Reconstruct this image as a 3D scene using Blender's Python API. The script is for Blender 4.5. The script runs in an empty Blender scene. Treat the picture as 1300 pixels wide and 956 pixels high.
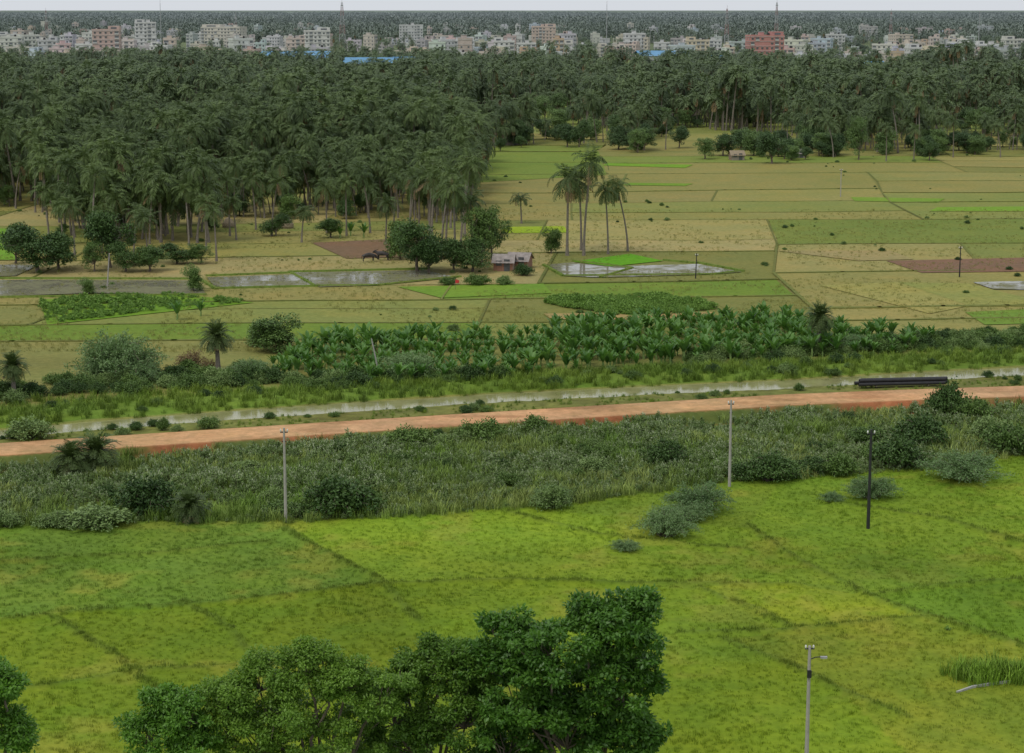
import bpy, math, numpy as np
from mathutils import Vector
R0=np.random.default_rng(7)
# ------------------------------------------------------------ camera geometry
H=40.0; F=2528.0; HOR=11.0
TH=math.atan((478-HOR)/F); CT,ST=math.cos(TH),math.sin(TH)
def ray(u,v):
    a=(u-650)/F; b=(478-v)/F
    return a, CT+b*ST, -ST+b*CT
def site(u,v,z=0.0):
    dx,dy,dz=ray(u,v); t=(z-H)/dz
    return dx*t, dy*t
def at(u,v,D):
    dx,dy,dz=ray(u,v); t=D/dy
    return np.array([dx*t, D, H+dz*t])
def proj(x,y,z=0.0):
    zz=z-H
    d=y*CT-zz*ST; b=(y*ST+zz*CT)/d; a=x/d
    return 650+a*F, 478-b*F
def sc(r,g,b,k=1.0):
    o=[]
    for c in (r,g,b):
        c/=255.0
        o.append((c/12.92 if c<=0.04045 else ((c+0.055)/1.055)**2.4)*k)
    return np.array(o)
def vnoise(x,y,s,seed=0):
    x=np.asarray(x,float)/s; y=np.asarray(y,float)/s
    xi=np.floor(x); yi=np.floor(y); fx=x-xi; fy=y-yi
    fx=fx*fx*(3-2*fx); fy=fy*fy*(3-2*fy)
    def h(a,b):
        v=np.sin(a*127.1+b*311.7+seed*74.7)*43758.5453
        return v-np.floor(v)
    return (h(xi,yi)*(1-fx)+h(xi+1,yi)*fx)*(1-fy)+(h(xi,yi+1)*(1-fx)+h(xi+1,yi+1)*fx)*fy
def ramp(t,a,b):
    t=np.clip((t-a)/(b-a),0,1); return t*t*(3-2*t)
def pip(x,y,poly):
    ins=np.zeros(np.shape(x),bool); n=len(poly); j=n-1
    for i in range(n):
        xi,yi=poly[i]; xj,yj=poly[j]
        c=((yi>y)!=(yj>y))
        with np.errstate(divide='ignore',invalid='ignore'):
            xx=(xj-xi)*(y-yi)/(yj-yi+1e-12)+xi
        ins^=c&(x<xx); j=i
    return ins
scene=bpy.context.scene
def link(o): scene.collection.objects.link(o); return o
# ------------------------------------------------------------ materials
class N:
    def __init__(s,name):
        s.m=bpy.data.materials.new(name); s.m.use_nodes=True; s.t=s.m.node_tree; s.t.nodes.clear()
        s.out=s.t.nodes.new('ShaderNodeOutputMaterial')
    def n(s,typ,**kw):
        nd=s.t.nodes.new(typ)
        for k,v in kw.items(): setattr(nd,k,v)
        return nd
    def l(s,a,b): s.t.links.new(a,b)
    def val(s,inp,v):
        if isinstance(v,bpy.types.NodeSocket): s.l(v,inp)
        else:
            if isinstance(v,(tuple,list,np.ndarray)) and len(v)==3: v=(*[float(q) for q in v],1.0)
            inp.default_value=v
    def mix(s,f,a,b,mode='MIX'):
        nd=s.n('ShaderNodeMixRGB',blend_type=mode)
        s.val(nd.inputs[0],f); s.val(nd.inputs[1],a); s.val(nd.inputs[2],b); return nd.outputs[0]
    def math(s,op,a,b=0.0,clamp=False):
        nd=s.n('ShaderNodeMath',operation=op); nd.use_clamp=clamp
        s.val(nd.inputs[0],a); s.val(nd.inputs[1],b); return nd.outputs[0]
    def noise(s,scale,detail=4,vec=None,rough=0.6):
        nd=s.n('ShaderNodeTexNoise'); nd.inputs['Scale'].default_value=scale; nd.inputs['Detail'].default_value=detail
        nd.inputs['Roughness'].default_value=rough
        if vec is None:
            vec=s.n('ShaderNodeTexCoord').outputs['Object']
        s.l(vec,nd.inputs['Vector']); return nd.outputs['Fac']
    def rng(s,v,a,b,c=0.0,d=1.0):
        nd=s.n('ShaderNodeMapRange'); s.l(v,nd.inputs[0])
        for i,q in enumerate((a,b,c,d)): nd.inputs[i+1].default_value=q
        return nd.outputs[0]
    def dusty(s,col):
        # aerial haze painted into base colour: paler, bluer further out, by world position
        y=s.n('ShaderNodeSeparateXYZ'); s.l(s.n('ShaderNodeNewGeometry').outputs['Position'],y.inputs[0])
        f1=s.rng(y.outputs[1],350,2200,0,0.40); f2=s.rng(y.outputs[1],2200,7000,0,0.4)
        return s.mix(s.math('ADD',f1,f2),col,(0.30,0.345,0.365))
    def bsdf(s,col,rough=0.8,spec=0.3,bump=None,bs=0.3,bd=0.1,metal=0.0):
        p=s.n('ShaderNodeBsdfPrincipled')
        s.val(p.inputs['Base Color'],col); s.val(p.inputs['Roughness'],rough); p.inputs['Specular IOR Level'].default_value=spec
        p.inputs['Metallic'].default_value=metal
        if bump is not None:
            b=s.n('ShaderNodeBump'); b.inputs['Strength'].default_value=bs; b.inputs['Distance'].default_value=bd
            s.l(bump,b.inputs['Height']); s.l(b.outputs[0],p.inputs['Normal'])
        return p.outputs[0]
    def done(s,sh): s.l(sh,s.out.inputs[0]); return s.m
def foliage(name,dark,light,tr=0.25,rough=0.5,tcol=False,spec=0.25,far=False):
    k=N(name)
    a=k.n('ShaderNodeAttribute',attribute_name='var').outputs['Fac']
    oi=k.n('ShaderNodeObjectInfo').outputs['Random']
    f=k.math('ADD',k.math('MULTIPLY',a,0.5),k.math('MULTIPLY',oi,0.5),True)
    if tcol:
        t=k.n('ShaderNodeAttribute',attribute_name='tcol',attribute_type='INSTANCER').outputs['Color']
        col=k.mix(1.0,t,k.mix(f,(0.6,0.65,0.6),(1.3,1.25,1.2)),'MULTIPLY')
    else: col=k.mix(f,dark,light)
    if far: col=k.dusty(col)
    p=k.bsdf(col,rough,spec)
    if tr>0:
        tn=k.n('ShaderNodeBsdfTranslucent'); k.val(tn.inputs[0],k.mix(1.0,col,(1.25,1.3,0.7),'MULTIPLY'))
        mx=k.n('ShaderNodeMixShader'); mx.inputs[0].default_value=tr
        k.l(p,mx.inputs[1]); k.l(tn.outputs[0],mx.inputs[2]); p=mx.outputs[0]
    return k.done(p)
def plain(name,c,rough=0.8,spec=0.3,var=0.25,scale=2.0,metal=0.0,far=False):
    k=N(name); n=k.noise(scale,5)
    col=k.mix(k.rng(n,0.3,0.7),np.array(c)*(1-var),np.array(c)*(1+var))
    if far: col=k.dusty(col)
    return k.done(k.bsdf(col,rough,spec,metal=metal,bump=n,bs=0.2,bd=0.03))
M_bark=plain('bark',(0.16,0.13,0.10),var=0.4)
M_palmbark=plain('palm_bark',(0.20,0.175,0.145),var=0.3,scale=4)
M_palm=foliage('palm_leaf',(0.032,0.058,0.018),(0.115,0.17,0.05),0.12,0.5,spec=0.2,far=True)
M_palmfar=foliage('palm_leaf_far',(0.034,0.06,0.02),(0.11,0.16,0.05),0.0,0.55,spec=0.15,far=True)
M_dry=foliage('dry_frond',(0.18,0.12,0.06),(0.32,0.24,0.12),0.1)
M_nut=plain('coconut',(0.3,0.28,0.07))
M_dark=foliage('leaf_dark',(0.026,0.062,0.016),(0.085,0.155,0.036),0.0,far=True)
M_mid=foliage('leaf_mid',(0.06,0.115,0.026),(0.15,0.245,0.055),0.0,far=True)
M_front=foliage('leaf_front',(0.045,0.125,0.02),(0.15,0.31,0.04),0.32,0.42,spec=0.35)
M_front2=foliage('leaf_front_light',(0.065,0.15,0.02),(0.2,0.34,0.05),0.32,0.45,spec=0.3)
M_feath=foliage('leaf_feathery',(0.10,0.18,0.07),(0.21,0.32,0.13),0.2)
M_weed=foliage('weed_leaf',(0.09,0.155,0.04),(0.235,0.335,0.11),0.0)
M_flower=foliage('weed_head',(0.26,0.33,0.17),(0.43,0.48,0.31),0.0)
M_banana=foliage('banana_leaf',(0.05,0.14,0.025),(0.15,0.29,0.07),0.3,0.4,spec=0.3)
M_lush=foliage('lush_leaf',(0.10,0.20,0.035),(0.2,0.34,0.06),0.0)
M_grass=foliage('grass_blade',(0.1,0.16,0.02),(0.22,0.3,0.05),0.0,tcol=True,spec=.15)
M_conc=plain('pole_concrete',(0.36,0.34,0.31),var=0.15)
M_black=plain('black_steel',(0.03,0.03,0.032),0.5,var=0.2)
M_white=plain('white_paint',(0.7,0.7,0.67),0.5,var=0.12)
# ------------------------------------------------------------ mesh soup builder
class MB:
    def __init__(s): s.Q=[];s.M=[];s.V=[]
    def add(s,Q,m=0,v=0.5):
        Q=np.asarray(Q,float).reshape(-1,4,3); n=len(Q)
        s.Q.append(Q); s.M.append(np.full(n,m,np.int32)); s.V.append(np.broadcast_to(np.asarray(v,float),(n,)).copy())
    def box(s,c,d,m=0,v=0.5,rot=0.0):
        c=np.array(c,float); d=np.array(d,float)/2
        p=np.array([[x,y,z] for z in(-1,1) for y in(-1,1) for x in(-1,1)])*d
        if rot:
            cr,sr=math.cos(rot),math.sin(rot); p=np.stack([p[:,0]*cr-p[:,1]*sr,p[:,0]*sr+p[:,1]*cr,p[:,2]],1)
        p=p+c
        s.add(p[[[0,2,3,1],[4,5,7,6],[0,1,5,4],[2,6,7,3],[0,4,6,2],[1,3,7,5]]],m,v)
    def tube(s,P,r,sides=7,m=0,v=0.5,cap=True):
        P=np.asarray(P,float); r=np.broadcast_to(np.asarray(r,float),(len(P),))
        T=np.gradient(P,axis=0); T/=np.linalg.norm(T,axis=1)[:,None]+1e-9
        ref=np.array([0,0,1.0]) if abs(T[0,2])<0.8 else np.array([1.0,0,0])
        A=np.cross(T,ref); A/=np.linalg.norm(A,axis=1)[:,None]+1e-9; B=np.cross(T,A)
        an=np.arange(sides)/sides*2*np.pi
        ring=P[:,None]+r[:,None,None]*(np.cos(an)[None,:,None]*A[:,None]+np.sin(an)[None,:,None]*B[:,None])
        a=ring[:-1]; b=ring[1:]; a2=np.roll(a,-1,1); b2=np.roll(b,-1,1)
        s.add(np.stack([a,a2,b2,b],2).reshape(-1,4,3),m,v)
        if cap:
            for k in (0,-1):
                c=np.broadcast_to(P[k],(sides,3)); e=ring[k]; e2=np.roll(e,-1,0)
                s.add(np.stack([c,e,(e+e2)/2,e2],1),m,v)
    def leaves(s,C,A,S,l,w,m=0,v=0.5):
        l=np.broadcast_to(l,(len(C),))[:,None]; w=np.broadcast_to(w,(len(C),))[:,None]
        s.add(np.stack([C,C+A*l*0.45+S*w/2,C+A*l,C+A*l*0.45-S*w/2],1),m,v)
    def mesh(s,name,mats,smooth=False):
        Q=np.concatenate(s.Q); n=len(Q); me=bpy.data.meshes.new(name)
        me.vertices.add(4*n); me.vertices.foreach_set('co',Q.astype(np.float32).ravel())
        me.loops.add(4*n); me.loops.foreach_set('vertex_index',np.arange(4*n,dtype=np.int32))
        me.polygons.add(n); me.polygons.foreach_set('loop_start',np.arange(0,4*n,4,dtype=np.int32))
        me.polygons.foreach_set('material_index',np.concatenate(s.M))
        a=me.attributes.new('var','FLOAT','FACE'); a.data.foreach_set('value',np.concatenate(s.V).astype(np.float32))
        for m in mats: me.materials.append(m)
        me.update(calc_edges=True); return me
    def obj(s,name,mats,loc=(0,0,0),lk=True):
        o=bpy.data.objects.new(name,s.mesh(name,mats)); o.location=loc
        if lk: link(o)
        return o
def unit(a): return a/(np.linalg.norm(a,axis=-1,keepdims=True)+1e-9)
def rdir(r,n): return unit(r.normal(size=(n,3)))
# ------------------------------------------------------------ plants
def palm_mesh(name,seed,h=14,nf=26,L=4.6,nl=15,lw=0.15,ll=1.0,trunk=0.17,lean=1.2,date=False,leaf=None):
    r=np.random.default_rng(seed); b=MB()
    t=np.linspace(0,1,9); ax=r.uniform(0,6.28)
    P=np.stack([math.cos(ax)*lean*t**1.7,math.sin(ax)*lean*t**1.7,h*t],1)
    b.tube(P,trunk*(1.25-0.45*t)*(1+0.5*np.exp(-t*12)),8 if nl>8 else 5,0)
    top=P[-1]
    for i in range(nf):
        az=i*2.39996+r.uniform(-.3,.3); q=(i+0.5)/nf
        el=math.radians(82-q*(125 if not date else 135)+r.uniform(-8,8)); Lf=L*r.uniform(0.8,1.12)*(0.75+0.25*math.sin(q*3.1))
        ns=8 if nl>8 else 5; pts=[top.copy()]; e=el
        droop=(0.16 if not date else 0.09)*(1.0+0.3*r.normal())*8/ns
        for k in range(ns):
            d=np.array([math.cos(az)*math.cos(e),math.sin(az)*math.cos(e),math.sin(e)])
            pts.append(pts[-1]+d*Lf/ns); e-=droop*(1+0.25*k*8/ns)*max(0.15,math.cos(e)+0.25); e=max(e,-1.45)
        pts=np.array(pts); m=1; va=r.uniform(0.0,1.0)*(1-.5*q)+.1
        if q>0.9 and r.random()<0.6: m=2
        if nl>8: b.tube(pts,np.linspace(0.05,0.015,ns+1),3,m,0.9,cap=False)
        s=np.linspace(0.14,0.99,nl); idx=s*ns; i0=np.minimum(idx.astype(int),ns-1); f=(idx-i0)[:,None]
        C=pts[i0]*(1-f)+pts[i0+1]*f; T=unit(pts[i0+1]-pts[i0])
        side=np.array([-math.sin(az),math.cos(az),0])
        for sg in (-1,1):
            A=unit(T*0.55+side*sg*0.8+np.array([0,0,-0.42 if not date else 0.1])+r.normal(0,0.08,(nl,3)))
            S=unit(T*0.8-side*sg*0.5+np.array([0,0,0.1]))
            le=ll*(0.45+0.75*np.sin(np.pi*(s*0.85+0.1)))*r.uniform(0.8,1.1,nl)
            b.leaves(C,A,S,le,lw,m,np.clip(va+r.uniform(-.2,.2,nl),0,1))
    if not date and nl>8:
        for i in range(7):
            a=r.uniform(0,6.28); c=top+np.array([math.cos(a)*0.4,math.sin(a)*0.4,-0.45-r.uniform(0,.3)])
            b.tube(np.array([c-[0,0,.15],c,c+[0,0,.15]]),[0.05,0.15,0.05],6,3)
    return b.mesh(name,[M_palmbark,leaf or M_palm,M_dry,M_nut])
def limb(b,r,p0,p1,r0,r1,m=0,k=5):
    t=np.linspace(0,1,k)[:,None]; P=p0*(1-t)+p1*t
    P[1:-1]+=r.normal(0,0.05*np.linalg.norm(p1-p0),(k-2,3)); b.tube(P,np.linspace(r0,r1,k),6,m)
def broad_mesh(name,seed,lobes,leafmat,trunk=0.25,fork=2.0,clump=0.7,per=200,ll=0.2,lw=0.11,dens=1.0,base=(0,0,0)):
    r=np.random.default_rng(seed); b=MB(); base=np.array(base,float)
    fk=base+np.array([0.1,0.1,fork]); b.tube(np.array([base,base*.5+fk*.5+[.08,-.05,0],fk]),[trunk*1.35,trunk,trunk*0.9],9,0)
    for (c,rad,n) in lobes:
        c=np.array(c,float); rad=np.broadcast_to(np.array(rad,float),(3,))
        limb(b,r,fk,c-[0,0,rad[2]*0.4],trunk*0.5,trunk*0.2)
        d=rdir(r,n); d[:,2]=np.where(d[:,2]<-0.75,-d[:,2],d[:,2])
        rr=r.uniform(0.2,1.0,n)**0.45
        cc=c+d*rad*rr[:,None]*r.uniform(0.8,1.2,(n,1))
        for j in range(n):
            if j%3==0: limb(b,r,c-[0,0,rad[2]*0.4],cc[j],trunk*0.18,0.02,k=4)
            cr=clump*r.uniform(0.5,1.35); m=int(per*dens*(cr/clump)**2)
            dd=rdir(r,m); q=r.uniform(0.2,1.0,(m,1))**0.5*r.uniform(.8,1.3,(m,1))
            pos=cc[j]+dd*np.array([cr,cr,cr*0.55])*q; pos[:,2]=np.maximum(pos[:,2],.05)
            A=unit(dd*0.6+r.normal(0,0.5,(m,3))+np.array([0,0,-0.15])); up=unit(dd*0.5+np.array([0,0,1.0])+r.normal(0,.45,(m,3)))
            S=unit(np.cross(A,up)); cv=r.uniform(0,0.6)
            b.leaves(pos,A,S,ll*r.uniform(0.7,1.25,m),lw*r.uniform(0.8,1.2,m),1,np.clip(cv+r.uniform(0,0.5,m),0,1))
    return b.mesh(name,[M_bark,leafmat])
def spray_mesh(name,seed,Rr=2.0,Hh=1.8,arcs=60,per=60,ll=0.16,lw=0.05,mat=None,stem=0.02,head=None,spread=0.12):
    r=np.random.default_rng(seed); b=MB()
    for i in range(arcs):
        az=r.uniform(0,6.28); out=Rr*r.uniform(0.1,1)**0.6; hh=Hh*r.uniform(0.55,1.1)*(1-0.45*(out/Rr)**2)
        t=np.linspace(0,1,7); drop=r.uniform(0,0.5)*hh*(out/Rr)
        o=r.normal(0,0.12*Rr,2)
        P=np.stack([o[0]+math.cos(az)*out*t**1.2,o[1]+math.sin(az)*out*t**1.2,hh*np.sin(t*1.7)/np.sin(1.7)*1.0-drop*t**3],1)
        b.tube(P,np.linspace(stem,stem*0.3,7),3,0,cap=False)
        s=r.uniform(0.25,1.02,per); idx=np.clip(s*6,0,5.999); i0=idx.astype(int); f=(idx-i0)[:,None]
        C=P[i0]*(1-f)+P[i0+1]*f+r.normal(0,spread,(per,3)); T=unit(P[i0+1]-P[i0])
        A=unit(T*0.5+r.normal(0,0.6,(per,3))); S=unit(np.cross(A,rdir(r,per)))
        C[:,2]=np.maximum(C[:,2],0.02)
        b.leaves(C,A,S,ll*r.uniform(.7,1.3,per),lw,1,np.clip(r.uniform(0,.6)+r.uniform(0,.4,per),0,1))
        if head and r.random()<0.5:
            n=5; b.leaves(P[-1]+r.normal(0,0.06,(n,3)),unit(np.array([0,0,1.])+r.normal(0,.3,(n,3))),rdir(r,n),0.16,0.07,2,0.6)
    return b.mesh(name,[M_bark,mat]+([head] if head else []))
def tuft_mesh(name,seed,n=16,h=0.35,rad=0.18,w=0.025,mat=None,lean=0.5):
    r=np.random.default_rng(seed); b=MB()
    p=np.concatenate([r.normal(0,rad,(n,2)),np.zeros((n,1))],1); a=r.uniform(0,6.28,n)
    d=np.stack([np.cos(a),np.sin(a),np.zeros(n)],1)*r.uniform(0.1,lean,(n,1)); hh=h*r.uniform(.5,1.15,(n,1))
    S=unit(np.stack([-np.sin(a),np.cos(a),np.zeros(n)],1)+r.normal(0,.3,(n,3))*[1,1,0])*w/2
    m1=p+np.array([0,0,.6])*hh+d*hh*0.35; m2=p+np.array([0,0,.95])*hh+d*hh
    v=r.uniform(0,1,n)
    b.add(np.stack([p-S,p+S,m1+S*.9,m1-S*.9],1),0,v); b.add(np.stack([m1-S*.9,m1+S*.9,m2+S*.15,m2-S*.15],1),0,v)
    return b.mesh(name,[mat or M_grass])
def banana_mesh(name,seed,h=2.6):
    r=np.random.default_rng(seed); b=MB()
    b.tube(np.array([[0,0,0],[0.05,0,h*0.2],[0.03,0.05,h*0.4]]),[0.16,0.13,0.09],7,0)
    nl=r.integers(9,13)
    for i in range(nl):
        az=i*2.4+r.uniform(-.4,.4); e=math.radians(r.uniform(58,89)); L=h*r.uniform(0.5,0.78); ns=7
        p=np.array([0.03,0.05,h*0.25]); pts=[p]
        for k in range(ns):
            d=np.array([math.cos(az)*math.cos(e),math.sin(az)*math.cos(e),math.sin(e)]); p=p+d*L/ns; pts.append(p); e-=0.065*(1+0.3*k)*r.uniform(.5,1.5)
        pts=np.array(pts); s=np.linspace(0,1,ns+1); wd=0.25*np.sin(np.pi*np.clip(s*1.02+0.02,0,1))**0.6*(s>0.1)+0.02
        sd=np.array([-math.sin(az),math.cos(az),0]); va=r.uniform(0,1)
        for sg in(-1,1):
            e1=pts+sd*sg*wd[:,None]+np.array([0,0,0.35])*wd[:,None]+r.normal(0,0.03,(ns+1,3))
            b.add(np.stack([pts[:-1],pts[1:],e1[1:],e1[:-1]],1),1,np.clip(va+r.uniform(-.15,.15,ns),0,1))
    return b.mesh(name,[M_weed,M_banana])
# ------------------------------------------------------------ scatter through geometry nodes
def scatter(name,meshes,P,scale,tcol=None,tilt=0.05,rng=None,idx=None,zs=None):
    r=rng or R0; n=len(P); P=np.asarray(P,np.float32)
    col=bpy.data.collections.new(name+'_parts')
    for i,me in enumerate(meshes): col.objects.link(bpy.data.objects.new('%s_part_%c'%(name,97+i),me))
    me=bpy.data.meshes.new(name); me.vertices.add(n); me.vertices.foreach_set('co',P.ravel())
    def att(nm,ty,key,v):
        a=me.attributes.new(nm,ty,'POINT'); a.data.foreach_set(key,np.ascontiguousarray(v).ravel())
    sc3=np.repeat(np.broadcast_to(scale,(n,)).astype(np.float32)[:,None],3,1)
    if zs is not None: sc3[:,2]*=zs
    att('sc','FLOAT_VECTOR','vector',sc3)
    att('rt','FLOAT_VECTOR','vector',np.stack([r.normal(0,tilt,n),r.normal(0,tilt,n),r.uniform(0,6.28,n)],1).astype(np.float32))
    att('ix','INT','value',(idx if idx is not None else r.integers(0,len(meshes),n)).astype(np.int32))
    if tcol is not None: att('tcol','FLOAT_VECTOR','vector',np.asarray(tcol,np.float32))
    g=bpy.data.node_groups.new(name,'GeometryNodeTree')
    g.interface.new_socket('Geometry',in_out='INPUT',socket_type='NodeSocketGeometry'); g.interface.new_socket('Geometry',in_out='OUTPUT',socket_type='NodeSocketGeometry')
    gi=g.nodes.new('NodeGroupInput'); go=g.nodes.new('NodeGroupOutput'); iop=g.nodes.new('GeometryNodeInstanceOnPoints'); ci=g.nodes.new('GeometryNodeCollectionInfo')
    ci.inputs['Collection'].default_value=col; ci.inputs['Separate Children'].default_value=True; ci.inputs['Reset Children'].default_value=True
    iop.inputs['Pick Instance'].default_value=True
    def na(nm,ty):
        q=g.nodes.new('GeometryNodeInputNamedAttribute'); q.data_type=ty; q.inputs[0].default_value=nm
        return [o for o in q.outputs if o.enabled and o.name=='Attribute'][0]
    g.links.new(gi.outputs[0],iop.inputs['Points']); g.links.new(ci.outputs[0],iop.inputs['Instance'])
    g.links.new(na('ix','INT'),iop.inputs['Instance Index']); g.links.new(na('rt','FLOAT_VECTOR'),iop.inputs['Rotation']); g.links.new(na('sc','FLOAT_VECTOR'),iop.inputs['Scale'])
    g.links.new(iop.outputs[0],go.inputs[0])
    o=link(bpy.data.objects.new(name,me)); md=o.modifiers.new('scatter','NODES'); md.node_group=g
    return o
# ------------------------------------------------------------ terrain profile
NEARZ=-0.8
def poly_w(pts,z):
    a=np.array([site(u,v,z) for u,v in pts]); 
    return a[:,0],a[:,1]
rx,ry=poly_w([(-500,605),(0,570),(200,557),(400,544),(600,531.5),(800,519),(1000,507),(1150,501),(1300,496),(1800,482)],0.3)
cx_,cy_=poly_w([(-500,580),(0,552),(100,542),(300,527),(400,520),(620,506),(860,494),(1000,488),(1150,479),(1300,471),(1800,449)],0.0)
ex,ey=poly_w([(-500,680),(0,668),(100,668),(200,662),(360,664),(500,657),(700,642),(830,626),(900,614),(1000,608),(1170,597),(1300,577),(1800,530)],NEARZ)
def S_(x,y): return (y-np.interp(x,rx,ry))*0.96
def C_(x,y): return (y-np.interp(x,cx_,cy_))*0.96
bund_px=[[(0,788),(130,776),(300,765),(480,743),(640,736),(800,741),(1010,742)],[(345,664),(400,695),(485,740)],[(0,714),(180,705),(350,688)],[(890,748),(950,772),(1010,800)],
 [(950,668),(1010,710),(1100,757),(1180,783),(1330,830)],[(1100,757),(1200,746),(1330,733)],[(860,806),(1000,800),(1170,785)],[(915,812),(980,838),(1060,872),(1150,910)],
 [(230,765),(290,800),(330,840)],[(60,783),(140,830),(200,880)],[(0,880),(200,850),(400,842)],[(1060,640),(1200,660),(1330,700)],[(640,650),(760,680),(950,700)],[(485,740),(530,790)]]
bunds=[np.array([site(u,v,NEARZ) for u,v in p]) for p in bund_px]
def bdist(x,y):
    d=np.full(np.shape(x),9.0)
    wx=x+0.25*(vnoise(x,y,1.7,3)-.5)+.5*(vnoise(x,y,6,4)-.5); wy=y+0.25*(vnoise(x,y,1.7,5)-.5)+.7*(vnoise(x,y,6,6)-.5)
    for p in bunds:
        for a,b in zip(p[:-1],p[1:]):
            ab=b-a; t=np.clip(((wx-a[0])*ab[0]+(wy-a[1])*ab[1])/(ab@ab),0,1)
            d=np.minimum(d,np.hypot(wx-a[0]-t*ab[0],wy-a[1]-t*ab[1]))
    return d
def hz(x,y,bd=None):
    x=np.asarray(x,float); y=np.asarray(y,float)
    s=S_(x,y); c=C_(x,y)
    h=NEARZ+(0.3-NEARZ)*ramp(s,-4.4,-2.9)
    h=np.where(s>2.5,0.3-0.2*ramp(s,2.5,3.6),h)
    far=0.1+0.35*ramp(c,2.8,5)-0.45*ramp(c,7,13)
    h=np.where(c>0,far,h)
    tr=1-ramp(np.abs(c),1.8,2.6); h=h*(1-tr)-0.6*tr
    near=(s<-4.6)
    h=h+np.where(c<11,0.12*(vnoise(x,y,2.5,1)-.5)*(np.abs(s)>3.0),0)
    if bd is None: bd=np.full(np.shape(x),9.0)
    h=h+np.where(near,0.2*(1-ramp(bd,0.15,0.55)),0)
    return h
col_road=sc(186,148,112,1.08); col_soil=sc(150,98,68,1.05)
G=1.0
near_cols=[([(-200,640),(345,655),(485,742),(300,765),(-200,800)],sc(102,128,46,G)),
 ([(345,655),(600,640),(960,672),(1010,710),(1090,742),(640,736),(485,742)],sc(122,146,42,G)),
 ([(-200,800),(300,765),(485,742),(560,870),(600,1000),(-200,1000)],sc(110,130,34,G)),
 ([(485,742),(640,736),(890,748),(1010,800),(920,812),(1060,872),(1200,1000),(600,1000),(560,870)],sc(118,140,36,G)),
 ([(890,746),(1010,740),(1100,757),(1170,785),(1010,800)],sc(128,144,38,G)),
 ([(920,812),(1170,785),(1300,822),(1500,870),(1500,1000),(1200,1000),(1060,872)],sc(128,140,44,G)),
 ([(1100,757),(1500,720),(1500,870),(1180,783)],sc(106,136,38,G)),
 ([(1010,710),(950,668),(1000,600),(1500,560),(1500,720),(1100,757)],sc(118,144,42,G))]
near_w=[(np.array([site(u,v,NEARZ) for u,v in p]),c) for p,c in near_cols]
def tint(x,y,bd):
    n=x.shape; s=S_(x,y); c=C_(x,y)
    col=np.empty(n+(3,)); col[...]=sc(128,128,74)
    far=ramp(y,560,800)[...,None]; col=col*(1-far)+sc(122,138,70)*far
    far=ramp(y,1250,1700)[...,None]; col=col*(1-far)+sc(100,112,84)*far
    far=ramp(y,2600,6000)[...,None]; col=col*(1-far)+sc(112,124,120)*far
    n1=vnoise(x,y,9,11)[...,None]; n2=vnoise(x,y,2.2,12)[...,None]; n3=vnoise(x,y,0.8,13)[...,None]
    def put(m,cc): 
        nonlocal col
        m=np.clip(m,0,1)[...,None]; col=col*(1-m)+np.asarray(cc)*m
    put(ramp(c,2.4,3)*(1-ramp(c,11,16)),sc(104,128,50))
    nm=(s<0)
    fld=np.empty(n+(3,)); fld[...]=sc(112,134,42,G)
    for p,cc in near_w:
        m=pip(x,y,p); fld[m]=cc
    put(nm*1.0,fld)
    scr=nm*ramp(y-np.interp(x,ex,ey),-0.3,1.2); put(scr,sc(90,110,50))
    put(ramp(s,-5.4,-4.2)*(1-ramp(s,2.8,3.4)),col_soil*(0.75+0.4*n3[...,0:1]))
    put(ramp(s,-5.4,-4.2)*(1-ramp(s,-3.2,-2.8))*ramp(vnoise(x,y,5,22),0.3,0.55),sc(92,104,56))
    put(ramp(s,-3.1,-2.6)*(1-ramp(s,2.4,2.9)),col_road*(0.82+0.22*n2+0.14*n3))
    for off in(-1.3,0.6): put(0.3*np.exp(-((s-off)/0.35)**2),col_road*1.15)
    put(.6*ramp(vnoise(x,y,6,41)*.5+vnoise(x*0.3,y,1.4,42)*.5,.5,.8)*ramp(s,-3,-2.5)*(1-ramp(s,2.4,3)),sc(158,118,86))
    put(ramp(s,2.6,3.4)*(1-ramp(c,-2.1,-1.8)),sc(112,116,62)*(0.7+0.6*n3))
    put((np.abs(c)<2.0)*1.0,sc(110,100,70))
    put(nm*(1-scr)*(1-ramp(bd,0.1,0.55))*0.6,sc(94,112,42))
    put(nm*(1-scr)*0.35*ramp(n2[...,0],0.45,0.8),sc(98,128,34))
    put(nm*(1-scr)*0.45*ramp(vnoise(x,y,5,31)*0.6+vnoise(x,y,1.3,32)*0.4,0.55,0.8),sc(144,144,60))
    put(nm*(1-scr)*0.4*ramp(vnoise(x,y,14,33)*0.7+vnoise(x,y,3,34)*0.3,0.5,0.7),sc(94,120,40))
    return col*(0.82+0.36*n1)
xs=np.concatenate([[-30000,-12000,-5000,-2500,-1200,-600,-350,-200,-120,-90],np.arange(-70,75,0.34),[90,120,200,350,600,1200,2500,5000,12000,30000]])
ys=np.concatenate([[-3000,-800,-200,0,40,70,88],np.arange(98,262,0.3),[264,270,285,300,330,360,400,450,520,600,700,850,1000,1300,1700,2300,3200,5000,8000,14000,25000,45000]])
X,Y=np.meshgrid(xs,ys); BD=np.where((np.abs(X)<80)&(Y<215)&(Y>95),bdist(X,Y),9.0)
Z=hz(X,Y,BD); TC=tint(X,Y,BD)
nx,ny=len(xs),len(ys); me=bpy.data.meshes.new('ground')
i=np.arange(nx*ny).reshape(ny,nx); q=np.stack([i[:-1,:-1],i[:-1,1:],i[1:,1:],i[1:,:-1]],-1).reshape(-1)
me.vertices.add(nx*ny); me.vertices.foreach_set('co',np.stack([X,Y,Z],-1).astype(np.float32).ravel())
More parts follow.
